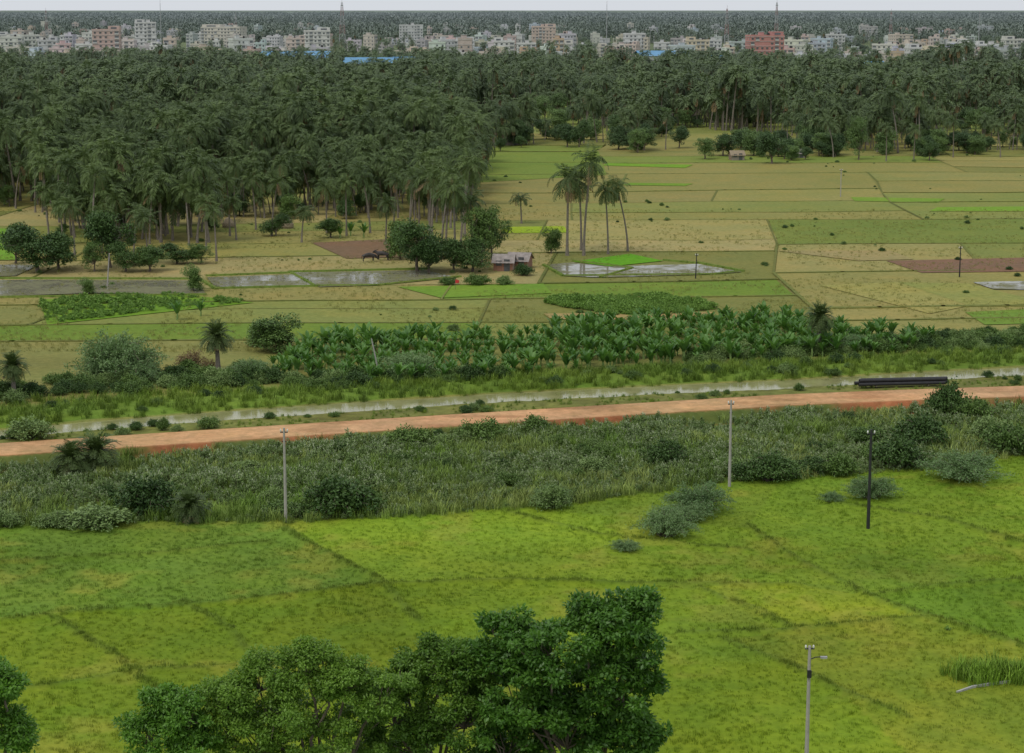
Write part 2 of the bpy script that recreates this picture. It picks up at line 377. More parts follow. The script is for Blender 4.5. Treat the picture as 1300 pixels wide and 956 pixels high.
me.loops.add(len(q)); me.loops.foreach_set('vertex_index',q.astype(np.int32)); me.polygons.add(len(q)//4); me.polygons.foreach_set('loop_start',np.arange(0,len(q),4,dtype=np.int32))
me.polygons.foreach_set('use_smooth',np.ones(len(q)//4,bool))
a=me.attributes.new('tint','FLOAT_COLOR','POINT'); a.data.foreach_set('color',np.concatenate([TC,np.ones(TC.shape[:2]+(1,))],-1).astype(np.float32).ravel())
me.update(calc_edges=True)
def field_mat(name,rough=0.9,sat=1.0,streak=True):
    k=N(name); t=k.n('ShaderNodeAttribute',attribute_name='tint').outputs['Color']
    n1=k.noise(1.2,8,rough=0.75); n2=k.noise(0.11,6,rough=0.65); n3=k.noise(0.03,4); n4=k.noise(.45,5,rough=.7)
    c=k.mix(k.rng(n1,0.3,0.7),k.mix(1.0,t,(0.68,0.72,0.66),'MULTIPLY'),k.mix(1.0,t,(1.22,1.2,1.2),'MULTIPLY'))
    c=k.mix(k.math('MULTIPLY',k.rng(n2,0.42,0.68),0.7),c,k.mix(1.0,c,(1.28,1.08,1.0),'MULTIPLY'))
    c=k.mix(k.math('MULTIPLY',k.rng(n3,0.4,0.65),0.5),c,k.mix(1.0,c,(0.76,0.88,0.70),'MULTIPLY'))
    c=k.mix(k.math('MULTIPLY',k.rng(n4,0.5,0.7),0.4),c,k.mix(1.0,c,(0.74,0.84,0.66),'MULTIPLY'))
    return k.done(k.bsdf(c,rough,0.1,bump=n1,bs=0.5,bd=0.12))
M_ground=field_mat('ground_grass'); me.materials.append(M_ground)
link(bpy.data.objects.new('ground',me))
# tinted flat sheets
class Sheet:
    def __init__(s): s.Q=[];s.C=[]
    def quad(s,p,c,z):
        s.Q.append([[a,b,z] for a,b in p]); s.C.append(c)
    def obj(s,name,mat):
        Q=np.array(s.Q,float); n=len(Q); me=bpy.data.meshes.new(name); me.from_pydata(Q.reshape(-1,3).tolist(),[],np.arange(4*n).reshape(-1,4).tolist())
        a=me.attributes.new('tint','FLOAT_COLOR','FACE'); C=np.concatenate([np.array(s.C),np.ones((n,1))],1); a.data.foreach_set('color',C.astype(np.float32).ravel())
        me.materials.append(mat); return link(bpy.data.objects.new(name,me))
pal=[sc(134,133,78),sc(142,136,82),sc(126,132,72),sc(150,143,90),sc(116,130,62),sc(138,134,78),sc(124,126,70),sc(158,147,100),sc(108,132,52)]
wts=np.array([4,4,3,2.0,2.4,3,3,1.0,1.0]); wts/=wts.sum()
sh=Sheet(); bb=Sheet(); rf=np.random.default_rng(21); ROT=0.05
def rotp(u,v):
    x=u*math.cos(ROT)-(v-400)*math.sin(ROT); y=400+u*math.sin(ROT)+(v-400)*math.cos(ROT)
    return (x+9*(float(vnoise(x,y,60,201))-.5)+.12*(y-400), y+14*(float(vnoise(x,y,75,202))-.5)+3*(float(vnoise(x,y,20,203))-.5))
def cell(u0,v0,u1,v1):
    du,dv=u1-u0,v1-v0; mu=30+0.07*v0; mv=9+0.04*v0
    if (du>mu*1.9 or dv>mv*1.9) or (du>mu and dv>mv and rf.random()<0.45):
        if du/mu>dv/mv: t=u0+du*rf.uniform(.3,.7); cell(u0,v0,t,v1); cell(t,v0,u1,v1)
        else: t=v0+dv*rf.uniform(.3,.7); cell(u0,v0,u1,t); cell(u0,t,u1,v1)
        return
    g=0.3; c0=pal[rf.choice(len(pal),p=wts)]*rf.uniform(.93,1.07)
    nn=max(2,int(du/8)); us=np.linspace(u0+g,u1-g,nn+1)
    lo=[rotp(t,v0+g) for t in us]; hi=[rotp(t,v1-g) for t in us]
    for k in range(nn): sh.quad([lo[k],lo[k+1],hi[k+1],hi[k]],c0,0.04)
    w=rf.uniform(0.15,0.5); bc=sc(114,120,66)*rf.uniform(.75,1.1); z=rf.uniform(.06,.2)
    if rf.random()<.8:
        for k in range(nn):
            a=[rotp(us[k]-g,v0-w),rotp(us[k+1]+g,v0-w),rotp(us[k+1]+g,v0+w),rotp(us[k]-g,v0+w)]; bb.quad(a,bc,z)
            bb.Q.append([[*a[0],0],[*a[1],0],[*a[1],z],[*a[0],z]]); bb.C.append(bc)
    if rf.random()<.7:
        a=[rotp(u0-w*.6,v0),rotp(u0+w*.6,v0),rotp(u0+w*.6,v1),rotp(u0-w*.6,v1)]; bb.quad(a,bc,z+.004)
cell(-300,238,300,650)
sh.obj('crop_fields',M_ground); bb.obj('crop_field_bunds',M_ground)
def W(pts,z=0.0): return [site(u,v,z) for u,v in pts]
pt=Sheet()
def patch(pts,c,z): pt.quad(W(pts,z),c,z)
patch([(600,196),(760,192),(770,222),(600,232)],sc(114,132,58),0.10)
patch([(770,207),(880,209),(870,213),(765,210)],sc(112,150,44),0.12)
patch([(800,232),(880,233),(870,236),(790,235)],sc(106,140,46),0.12)
patch([(1080,250),(1200,252),(1190,257),(1085,255)],sc(114,144,52),0.12)
patch([(1190,263),(1300,262),(1300,268),(1180,268)],sc(118,150,50),0.12)
patch([(640,288),(716,287),(722,295),(636,296)],sc(146,168,44),0.12)
patch([(395,308),(505,303),(520,326),(440,328)],sc(120,98,78),0.12)
patch([(1125,331),(1420,324),(1440,343),(1170,346)],sc(124,98,80),0.12)
patch([(985,318),(1130,318),(1160,329),(1090,331)],sc(150,138,94),0.13)
patch([(728,332),(800,322),(842,331),(775,338)],sc(96,152,30),0.14)
patch([(505,364),(690,360),(700,372),(560,378)],sc(108,140,50),0.12)
patch([(690,384),(830,376),(910,392),(800,400)],sc(90,128,40),0.14)
patch([(690,398),(905,396),(900,406),(700,405)],sc(162,140,96),0.12)
patch([(50,380),(220,372),(322,384),(60,412)],sc(106,140,44),0.12)
patch([(1040,362),(1140,358),(1230,388),(1180,398)],sc(152,146,86),0.12)
patch([(1140,358),(1230,360),(1330,385),(1230,388)],sc(140,142,80),0.14)
patch([(1225,396),(1310,392),(1340,410),(1250,412)],sc(108,136,54),0.12)
patch([(-60,290),(10,290),(20,330),(-60,332)],sc(110,150,50),0.12)
pt.obj('crop_plots',M_ground)
# water
k=N('canal_water'); n=k.noise(0.35,5); M_water=k.done(k.bsdf(k.mix(k.rng(n,.35,.65),sc(128,128,84),sc(158,156,112)),0.08,0.5,bump=k.noise(1.6,4),bs=0.05,bd=0.05))
k=N('flooded_paddy_water'); n=k.noise(0.16,7,rough=.7); n2=k.noise(1.3,5)
f=k.rng(k.math('ADD',n,k.math('MULTIPLY',n2,0.25)),0.56,0.68)
a_=k.bsdf((0.2,0.19,0.14),0.1,0.5,bump=k.noise(3,3),bs=.05,bd=.03); b_=k.bsdf(k.mix(n2,(0.14,0.12,0.08),(0.18,0.2,0.09)),0.8,0.2)
mx=k.n('ShaderNodeMixShader'); k.l(f,mx.inputs[0]); k.l(a_,mx.inputs[1]); k.l(b_,mx.inputs[2]); M_flood=k.done(mx.outputs[0])
px_=np.linspace(-110,130,120); pc=np.interp(px_,cx_,cy_); me=bpy.data.meshes.new('canal')
vv=[];ff=[]
for j in range(120): vv+= [(px_[j],pc[j]-2.8,-0.02),(px_[j],pc[j]+2.8,-0.02)]
for j in range(119): ff.append((2*j,2*j+2,2*j+3,2*j+1))
me.from_pydata(vv,[],ff); me.materials.append(M_water); link(bpy.data.objects.new('canal',me))
def water(name,polys):
    me=bpy.data.meshes.new(name); vv=[];ff=[]
    for p in polys:
        b0=len(vv); vv+=[(a,b,0.16) for a,b in W(p,0.16)]; ff.append(tuple(range(b0,b0+len(p))))
    me.from_pydata(vv,[],ff); me.materials.append(M_flood); link(bpy.data.objects.new(name,me))
water('flooded_paddy',[[(275,366),(262,352),(372,348),(400,362)],[(368,346),(540,343),(580,352),(480,362),(405,364)],[(-80,356),(60,355),(250,356),(262,374),(120,372),(-80,378)],[(-80,336),(50,336),(20,350),(-80,352)]])
water('flooded_paddy',[[(690,336),(725,333),(800,341),(760,352),(715,350)],[(727,332.6),(775,338),(885,335),(942,345),(905,348),(763,352),(803,341)],[(1235,358),(1330,356),(1330,368),(1262,367)]])
def mbund(name,lines,w=0.35,h=0.3,c=sc(104,122,56)):
    s=Sheet()
    for (p0,p1) in lines:
        a=np.array(site(*p0)); b=np.array(site(*p1)); d=(b-a)/np.linalg.norm(b-a); nn=np.array([-d[1],d[0]])*w
        tp=[a-nn*.5,b-nn*.5,b+nn*.5,a+nn*.5]; bt=[a-nn,b-nn,b+nn,a+nn]
        s.quad(tp,c,h)
        for k in range(4):
            k2=(k+1)%4; s.Q.append([[*bt[k],0],[*bt[k2],0],[*tp[k2],h],[*tp[k],h]]); s.C.append(c)
    s.obj(name,M_ground)
PB=[((262,351),(372,347)),((368,346),(400,364)),((368,346),(545,342)),((480,363),(585,352)),((400,364),(480,363)),((275,367),(400,364)),((255,356),(275,368)),((-60,354),(255,355)),((-60,379),(262,375)),((727,332),(803,341)),((803,341),(762,353)),((690,337),(715,351)),((715,351),(908,349)),((905,349),(944,345)),((885,334),(944,345)),((842,331),(885,335))]
mbund('paddy_bunds',PB)
# ------------------------------------------------------------ plant templates
PALM=[palm_mesh('coconut_palm_%d'%i,100+i,h=h_,nf=24+i,L=l_,lean=le_) for i,(h_,l_,le_) in enumerate([(13.5,4.4,1.0),(15.5,4.8,2.0),(12,4.4,0.5),(14.5,4.6,2.8),(10,4.3,.8)])]
PALMG=[palm_mesh('grove_palm_%d'%i,120+i,h=h_,nf=22+i,L=l_,lean=le_,nl=11,lw=.22,trunk=.14) for i,(h_,l_,le_) in enumerate([(9.5,4.0,.8),(8,4.2,1.2),(11,4.2,0.5),(6,4.0,.5),(12.5,4.1,2.0)])]
PALMF=[palm_mesh('coconut_palm_far_%d'%i,130+i,h=h_,nf=18,L=4.2,nl=7,lw=0.42,ll=1.15,lean=.8,trunk=.16) for i,h_ in enumerate([9,11,7,12.5])]
DATE=[palm_mesh('date_palm_%d'%i,150+i,h=h_,nf=90,L=2.2,nl=16,lw=0.07,ll=0.45,trunk=0.22,lean=0.1,date=True) for i,h_ in enumerate([3.6,4.2,1.5])]
def gen_broad(seed,h,w,mat,per=110,ll=.3,lw=.18,clump=.9):
    r=np.random.default_rng(seed); lobes=[]
    for i in range(7):
        a=r.uniform(0,6.28); rr=w*0.26*r.uniform(.3,1.2); lobes.append(((math.cos(a)*rr,math.sin(a)*rr,h*r.uniform(.26,.74)),(w*.27,w*.27,h*.22),11))
    return broad_mesh('broadleaf_%d'%seed,seed,lobes,mat,trunk=.2,fork=h*.2,clump=clump,per=per,ll=ll,lw=lw)
BROAD=[gen_broad(200,8.5,8,M_dark),gen_broad(201,7,7.5,M_dark),gen_broad(202,9.5,8.5,M_mid),gen_broad(203,6,6,M_mid)]
BUSH=[spray_mesh('bush_%d'%i,300+i,Rr=r_,Hh=h_,arcs=70,per=70,ll=.2,lw=.1,mat=m_,spread=.14) for i,(r_,h_,m_) in enumerate([(1.6,1.8,M_dark),(1.8,1.5,M_mid),(1.3,1.6,M_mid),(1.7,1.6,M_weed)])]
FEATH=[spray_mesh('feathery_%d'%i,320+i,Rr=2.0,Hh=1.7,arcs=110,per=100,ll=.14,lw=.045,mat=M_feath,spread=.09) for i in range(2)]
WEED=[spray_mesh('weed_%d'%i,340+i,Rr=.35,Hh=1.0,arcs=9,per=22,ll=.15,lw=.06,mat=M_weed,stem=.01,head=M_flower if i!=1 else None,spread=.04) for i in range(3)]
LUSH=[spray_mesh('lush_%d'%i,360+i,Rr=.5,Hh=.6,arcs=10,per=22,ll=.2,lw=.09,mat=M_lush,stem=.01,spread=.06) for i in range(2)]
TUFT=[tuft_mesh('tuft_%d'%i,380+i) for i in range(3)]
TALL=[tuft_mesh('tallgrass_%d'%i,390+i,n=40,h=1.0,rad=.25,w=.04,lean=.7) for i in range(3)]
BAN=[banana_mesh('banana_%d'%i,400+i,h=3.3) for i in range(4)]
rg=np.random.default_rng(5)
# ------------------------------------------------------------ near grass
n=55000; x=rg.uniform(-48,50,n); y=rg.uniform(100,190,n); u,v=proj(x,y,NEARZ)
kp=(y<np.interp(x,ex,ey)+1)&(u>-40)&(u<1340)&(v<985); x,y=x[kp],y[kp]; bd=bdist(x,y); z=hz(x,y,bd); tc=tint(x,y,bd)
scl=rg.uniform(.3,.65,len(x))*np.where(bd<.5,1.25,1.0)*(0.7+0.6*vnoise(x,y,4,50))
tc=tc*rg.uniform(.9,1.3,(len(x),1))
scatter('paddy_grass',TUFT,np.stack([x,y,z],1),scl,tc,rng=rg)
P=[]
for p in bunds:
    for a,b in zip(p[:-1],p[1:]):
        m=int(np.linalg.norm(b-a)*5); t=rg.uniform(0,1,(m,1)); P.append(a*(1-t)+b*t+rg.normal(0,.22,(m,2)))
P=np.concatenate(P); bd=bdist(P[:,0],P[:,1]); m=(P[:,1]<np.interp(P[:,0],ex,ey))&(bd<.6)&(vnoise(P[:,0],P[:,1],2.5,51)>.3); P=P[m]; bd=bd[m]
scatter('bund_grass',TUFT,np.column_stack([P,hz(P[:,0],P[:,1],bd)]),rg.uniform(.4,.9,len(P)),sc(102,122,44)*rg.uniform(.7,1.3,(len(P),1)),rng=rg)
# scrub weeds
n=26000; x=rg.uniform(-62,66,n); y=rg.uniform(140,215,n); s=S_(x,y); e=y-np.interp(x,ex,ey)
dn=vnoise(x,y,7,60)*.6+vnoise(x,y,2,61)*.4
kp=(s<-3.9)&(e>-.2)&(dn>.22)&(np.abs(x)<y*.285+4); x,y,s,e,dn=x[kp],y[kp],s[kp],e[kp],dn[kp]
scatter('roadside_weeds',WEED,np.stack([x,y,hz(x,y)],1),(.35+1.0*dn)*rg.uniform(.7,1.3,len(x))*np.where(e<1,.6,1),rng=rg)
n=15000; x=rg.uniform(-62,66,n); y=rg.uniform(140,215,n); s=S_(x,y); e=y-np.interp(x,ex,ey); kp=(s<-3.6)&(e>-.4)&(np.abs(x)<y*.285+4)&(vnoise(x,y,6,63)>.3); x,y=x[kp],y[kp]
m2=vnoise(x,y,9,64)[:,None]
scatter('scrub_grass',TALL,np.stack([x,y,hz(x,y)],1),rg.uniform(.5,1.2,len(x)),(sc(138,150,84)*m2+sc(94,126,48)*(1-m2))*rg.uniform(.7,1.4,(len(x),1)),rng=rg)
# small round shrubs inside the scrub
n=260; x=rg.uniform(-62,66,n); y=rg.uniform(150,205,n); s=S_(x,y); e=y-np.interp(x,ex,ey); kp=(s<-4)&(e>1)&(vnoise(x,y,12,65)>.45); x,y=x[kp],y[kp]
scatter('scrub_shrubs',BUSH,np.stack([x,y,hz(x,y)],1),rg.uniform(.3,.75,len(x)),rng=rg)
# canal bank grass (far) and verge
n=18000; x=rg.uniform(-72,76,n); y=rg.uniform(170,260,n); c=C_(x,y); s=S_(x,y)
kp=(np.abs(x)<y*.28+4)&(((c>2.3)&(c<11+7*vnoise(x,y,12,70)-x*.02))|((s>2.9)&(c<-2.4)&(vnoise(x,y,2.5,71)>.4))); x,y,c=x[kp],y[kp],c[kp]
g1=sc(120,142,56); g2=sc(90,116,44); mm=vnoise(x,y,5,73)[:,None]
scatter('canal_bank_grass',TALL,np.stack([x,y,hz(x,y)],1),rg.uniform(.45,1.0,len(x))*np.where(c<0,.4,1),(g1*mm+g2*(1-mm))*rg.uniform(.75,1.35,(len(x),1)),rng=rg)
n=1100; x=rg.uniform(-72,76,n); y=rg.uniform(170,260,n); c=C_(x,y); s=S_(x,y)
kp=(np.abs(x)<y*.28+4)&(((c>2.8)&(c<13)&(vnoise(x,y,5,75)>.4))|((s>2.8)&(c<-2.3)&(vnoise(x,y,6,76)>.38))|((s<-3.6)&(s>-7)&(vnoise(x,y,8,77)>.35))); x,y,c=x[kp],y[kp],c[kp]
scatter('canal_bank_shrubs',BUSH,np.stack([x,y,hz(x,y)-.05],1),rg.uniform(.2,.6,len(x))*np.where(c<0,.8,1.1),rng=rg)
# banana plantation
bp=W([(335,478),(350,462),(430,440),(520,436),(600,430),(700,424),(800,415),(900,410),(1000,412),(1100,424),(1185,437),(1150,450),(1000,456),(900,462),(760,472),(620,486),(500,490),(420,488)])
gx,gy=np.meshgrid(np.arange(-60,70,1.4),np.arange(205,285,1.6)); x=(gx+rg.normal(0,.4,gx.shape)).ravel(); y=(gy+rg.normal(0,.4,gy.shape)).ravel()
kp=pip(x,y,np.array(bp))&(rg.random(len(x))<.88); x,y=x[kp],y[kp]
scatter('banana_plantation',BAN,np.stack([x,y,np.maximum(hz(x,y),0)],1),rg.uniform(.45,1.1,len(x))*(.7+.45*vnoise(x,y,9,88)),rng=rg)
def band(pts,n,jit): 
    pw=np.array(W(pts)); seg=np.linalg.norm(np.diff(pw,axis=0),axis=1); cum=np.concatenate([[0],np.cumsum(seg)])
    t=rg.uniform(0,cum[-1],n); X_=np.interp(t,cum,pw[:,0]); Y_=np.interp(t,cum,pw[:,1]); return X_+rg.normal(0,jit*.6,n),Y_+rg.normal(0,jit,n)
xa,ya=band([(880,458),(1000,452),(1100,444),(1200,440),(1340,434)],130,1.6); xb,yb=band([(430,484),(560,484),(640,480)],30,1.3); xc,yc=band([(-30,505),(100,492),(200,486),(330,484),(450,492)],110,2.2); xd,yd=band([(1060,440),(1340,425)],70,2)
x=np.concatenate([xa,xb,xc,xd]); y=np.concatenate([ya,yb,yc,yd])
scatter('canal_hedge',BUSH,np.stack([x,y,hz(x,y)-.05],1),rg.uniform(.45,1.0,len(x)),rng=rg)
def plot_pts(poly,n):
    pw=np.array(W(poly)); x=rg.uniform(pw[:,0].min(),pw[:,0].max(),n); y=rg.uniform(pw[:,1].min(),pw[:,1].max(),n); k=pip(x,y,pw); return x[k],y[k]
xa,ya=plot_pts([(690,386),(700,380),(830,375),(880,383),(912,392),(860,399),(780,401)],1900); xb,yb=plot_pts([(50,384),(130,376),(220,372),(322,384),(200,395),(60,412)],1000)
x=np.concatenate([xa,xb]); y=np.concatenate([ya,yb]); kk=vnoise(x,y,3,81)>.2; x,y=x[kk],y[kk]; scatter('vegetable_plot_plants',LUSH,np.stack([x,y,np.zeros(len(x))+.1],1),rg.uniform(.5,1.2,len(x))*(.5+vnoise(x,y,4,80)),rng=rg)
# mid field tufts, also along the wet paddy bunds
n=20000; y=232+170*rg.uniform(0,1,n)**1.3; x=rg.uniform(-.28,.28,n)*y; dn=vnoise(x,y,10,85); kp=(dn>.42)&(C_(x,y)>10); x,y=x[kp],y[kp]
P=[]
for p0,p1 in PB:
    a=np.array(site(*p0)); b=np.array(site(*p1)); m=int(np.linalg.norm(b-a)*4); t=rg.uniform(0,1,(m,1)); P.append(a*(1-t)+b*t+rg.normal(0,.3,(m,2)))
P=np.concatenate(P); kk=vnoise(P[:,0],P[:,1],3,86)>.3; P=P[kk]; cl=np.concatenate([np.tile(sc(134,136,76),(len(x),1)),np.tile(sc(96,124,48),(len(P),1))])
x=np.concatenate([x,P[:,0]]); y=np.concatenate([y,P[:,1]])
scatter('field_grass',TUFT,np.stack([x,y,np.zeros(len(x))+.1],1),rg.uniform(.4,1.1,len(x)),cl*rg.uniform(.75,1.3,(len(x),1)),rng=rg)
n=900; y=240+330*rg.uniform(0,1,n); x=rg.uniform(-.28,.28,n)*y; kp=(vnoise(x,y,14,86)>.6)&(vnoise(x,y,3,87)>.5); x,y=x[kp],y[kp]
scatter('field_shrubs',BUSH,np.stack([x,y,np.zeros(len(x))],1),rg.uniform(.12,.4,len(x)),rng=rg)
# ------------------------------------------------------------ palm grove
rp=np.random.default_rng(77)
GE=np.array([(-100,268),(40,270),(75,306),(150,314),(265,312),(290,282),(420,280),(500,288),(590,286),(606,262),(620,205),(640,188),(700,184),(760,186),(820,196),(900,192),(1000,202),(1100,200),(1200,196),(1400,196)])
def edge(u): return np.interp(u,GE[:,0],GE[:,1])
n=36000; y=rp.uniform(300**2,1230**2,n)**.5; x=rp.uniform(-.285,.285,n)*y; u,v=proj(x,y)
d=vnoise(x,y*.38,55,90)*.55+vnoise(x,y*.5,20,91)*.45
ed=edge(u)-8*vnoise(x,y,22,99)
gap=.32+.10*np.exp(-((v-168)/18)**2)+.05*(u>600)+.06*np.exp(-((v-110)/15)**2)-.08*((v>200)&(u<600))
kp=(v<ed)&(d>gap)&(rp.uniform(0,1,n)<np.where((v>ed-14)&(u>600),.35,np.where(v>200,.8,np.where(v>125,.58,.45))))
x,y,v=x[kp],y[kp],v[kp]; near=y<620; hs=.55+.65*vnoise(x,y,35,98)
scatter('coconut_palm_grove',PALMG,np.stack([x[near],y[near],np.zeros(near.sum())],1),rp.uniform(.75,1.15,near.sum())*(hs[near]+.12),tilt=.06,rng=rp)
f_=~near; scatter('distant_palm_grove',PALMF,np.stack([x[f_],y[f_],np.zeros(f_.sum())],1),rp.uniform(.65,1.25,f_.sum())*(hs[f_]+.1),tilt=.06,rng=rp)
print('palms',near.sum(),f_.sum())
n=2400; y=rp.uniform(300**2,1300**2,n)**.5; x=rp.uniform(-.285,.285,n)*y; u,v=proj(x,y); kp=(v<edge(u)-1)&((vnoise(x,y*.5,40,97)>.42)|(v>210)); x,y=x[kp],y[kp]
scatter('grove_undergrowth_trees',BROAD,np.stack([x,y,np.zeros(len(x))],1),rp.uniform(.35,1.2,len(x))*np.where(y<480,.75,1),rng=rp)
n=110; u=rp.uniform(630,1330,n); v=np.interp(u,GE[:,0],GE[:,1])+rp.uniform(-10,2,n); xy=np.array([site(a,b) for a,b in zip(u,v)]); kp=vnoise(u,u*0,40,95)>.4
scatter('tree_line',BROAD,np.column_stack([xy[kp],np.zeros(kp.sum())]),rp.uniform(.4,.95,kp.sum()),rng=rp)
# far forest
def patch_mesh(name,seed):
    r=np.random.default_rng(seed); b=MB()
    for i in range(34):
        c=np.array([r.uniform(-32,32),r.uniform(-32,32),0]); h=r.uniform(6,12)
        if r.random()<.7:
            b.tube(np.array([c,c+[r.normal(0,.5),0,h]]),.3,3,0,cap=False)
            m=14; a=r.uniform(0,6.28,m); e=r.uniform(-.5,1.2,m)
            dd=np.stack([np.cos(a)*np.cos(e),np.sin(a)*np.cos(e),np.sin(e)],1); S=np.stack([-np.sin(a),np.cos(a),np.zeros(m)],1)
            t=c+[0,0,h]; b.leaves(np.tile(t,(m,1)),unit(dd-[0,0,.2]),S,r.uniform(3.5,5,m),1.3,1,r.uniform(0,1,m))
        else:
            m=160; dd=rdir(r,m); R_=r.uniform(3,5); b.leaves(c+[0,0,h*.5]+dd*[R_,R_,h*.42],rdir(r,m),rdir(r,m),1.6,1.2,1,r.uniform(0,.6,m))
    return b.mesh(name,[M_palmfar,M_palmfar])
PT=[patch_mesh('forest_patch_%d'%i,500+i) for i in range(3)]
y=np.concatenate([rp.uniform(2350,4500,650),rp.uniform(4500,14000,1700)]); x=rp.uniform(-.29,.29,len(y))*y
scatter('distant_forest',PT,np.stack([x,y,np.zeros(len(x))],1),rp.uniform(.7,1.25,len(x))*np.where(y>4500,1.3,1),tilt=0,rng=rp)
# ------------------------------------------------------------ individual trees
def put(name,me,u,v,s=1.0,z=None,rot=None,zoff=0):
    if z is None:
        x,y=site(u,v,0); 
        if v>480:
            for _ in range(6): x,y=site(u,v,float(hz(x,y)))
        z=float(hz(x,y)) if y<262 else 0.0
    else: x,y=site(u,v,z)
    o=link(bpy.data.objects.new(name,me)); o.location=(x,y,z+zoff); o.scale=(s,s,s) if np.isscalar(s) else s
    o.rotation_euler=(0,0,R0.uniform(0,6.28) if rot is None else rot); return o
def pxm(v,z=0): x,y=site(650,v,z); return F/(y*CT+(H-z)*ST)
def palm(u,v,top,i):
    h=[13.5,15.5,12,14.5,10][i]+1.5; s=(v-top)/pxm(v)/h; put('coconut_palm',PALM[i],u,v,(max(s,.75),max(s,.75),s))
for a in [(720,325,215,2),(741,325,195,1),(772,323,232,0),(797,320,228,3),(738,318,218,2),(578,338,228,0),(560,330,215,1),(585,318,200,3),(545,318,215,2),(600,335,245,2),(566,325,235,4),(95,325,253,2),(118,318,212,1),(130,322,262,4),(275,332,262,0),(262,318,250,2),(240,312,235,3),(292,300,222,1),(325,292,220,0),(345,300,225,1),(190,310,238,0),(210,300,235,2),(62,300,235,4),(20,265,205,1),(45,270,200,0),(160,300,235,3),(662,284,247,2),(440,300,225,0),(470,296,215,1),(415,296,230,2),(500,290,222,3),(520,300,215,0),(490,310,250,4),(383,308,262,4),(300,305,250,4),(170,330,262,0),(188,335,270,2),(148,310,245,4),(532,315,225,1),(548,300,205,0),(590,300,190,1),(572,290,195,3),(80,312,255,4),(1125,205,158,0),(1160,203,160,2),(1210,200,150,1),(1058,200,150,3),(1000,195,148,0),(1270,200,155,1),(845,190,145,2)]: palm(*a)
def tree(u,v,top,i,wd=None):
    h=[8.5,7,9.5,6][i]*.97; s=(v-top)/pxm(v)/h; sw=s if wd is None else wd/pxm(v)/[7.8,7.3,8.3,5.9][i]; put('broadleaf_tree',BROAD[i],u,v,(sw,sw,s))
for a in [(48,345,268,0,90),(75,342,290,1,60),(20,335,280,1,50),(140,340,262,1,70),(160,345,295,0,50),(190,345,310,1,50),(120,345,300,2,40),(225,335,300,0,50),(255,335,305,2,40),(530,345,258,0,75),(545,348,300,1,60),(508,330,275,3,40),(612,338,248,2,60),(600,345,290,0,60),(625,330,262,1,50),(576,345,300,1,50),(700,322,287,3,26),(785,190,150,0,34),(815,190,155,1,30),(895,202,170,2,34),(918,198,160,0,40),(980,208,166,1,44),(1090,203,138,2,34),(1180,204,172,0,30),(720,187,155,1,32),(735,187,140,0,30),(862,188,158,1,28),(352,445,398,3,66),(330,440,410,3,40),(245,370,335,3,28),(110,374,352,3,22),(1030,190,150,0,36),(660,185,150,1,26),(1240,190,160,0,30),(350,300,262,0,40),(420,302,275,1,40),(300,275,235,0,40)]: tree(*a)
put('shrub',BUSH[1],607,362,1.1); put('shrub',BUSH[1],570,362,.8); put('shrub',BUSH[0],665,350,1.0); put('shrub',BUSH[3],640,362,.8); put('shrub',BUSH[3],575,420,.5)
for u,v,t,i in [(277,472,402,0),(1039,449,380,1),(18,506,442,0),(90,605,550,2),(122,600,540,2),(243,662,615,2)]:
    hh=[3.6,4.2,1.5][i]+1.9; put('date_palm',DATE[i],u,v,(v-t)/pxm(v)/hh)
for u,v,s in [(225,407,.8),(255,402,.65),(445,300,.8),(462,302,.8),(432,303,.7)]: put('banana_plant',BAN[0],u,v,s*1.2)
def bush(u,v,w,m,hs=1.0,name='shrub'):
    s=w/pxm(v)/3.4; put(name,m,u,v,(s,s,s*hs))
for u,v,w,i,hs in [(187,652,85,0,1.1),(170,640,50,1,1.1),(435,652,100,0,.9),(400,650,50,1,1),(470,648,50,2,1),(40,556,62,3,.8),(265,543,32,1,1),(207,546,24,2,1.3),(610,562,62,1,1.1),(590,556,40,3,1),(678,552,54,2,.9),(845,592,60,0,1.1),(820,585,35,1,1),(975,610,70,0,1.0),(1000,606,60,1,.8),(945,608,50,0,.8),(1065,603,60,2,.9),(1030,600,50,0,.8),(1140,592,75,0,1),(1165,568,75,0,1.1),(1115,585,55,1,1),(1200,530,55,0,1.6),(1235,533,60,1,1.1),(1285,575,75,1,1.1),(1260,560,60,3,1),(930,600,50,1,.8),(525,566,62,1,.9),(560,568,45,3,.7),(700,645,50,3,1.2),(365,655,60,1,.7),(10,668,45,3,.9),(70,668,60,3,.6),(125,667,95,3,.5),(345,640,40,3,1),(1100,560,60,1,.7),(750,600,50,3,.8),(310,600,50,3,.6)]: bush(u,v,w,BUSH[i],hs)
for u,v,w,hs in [(845,680,72,1),(885,650,80,.95),(865,662,60,.8),(1222,608,100,.7),(1105,632,60,1),(795,699,36,.8),(1056,637,32,.8),(150,480,105,1.1),(130,482,60,1),(180,484,60,.9),(525,478,80,.8),(700,640,50,1),(320,480,60,.8),(1085,445,50,.8)]:
    bush(u,v,w,FEATH[int(u)%2],hs,'mesquite_bush')
DRYB=spray_mesh('dry_bush',333,Rr=1.6,Hh=1.6,arcs=60,per=40,ll=.14,lw=.06,mat=M_dry); bush(245,470,52,DRYB,1.1,'dry_bush'); bush(265,470,30,DRYB,1,'dry_bush')
for u,v,w in [(1245,862,75),(1285,858,60)]:
    x,y=site(u,v,NEARZ); n=60; scatter('grass_clump',TALL,np.column_stack([x+rg.normal(0,.9,n),y+rg.normal(0,.7,n),np.full(n,NEARZ)]),rg.uniform(.5,1.25,n),sc(112,144,50)*rg.uniform(.7,1.3,(n,1)),rng=rg)
bush(1203,800,30,LUSH[0],1)
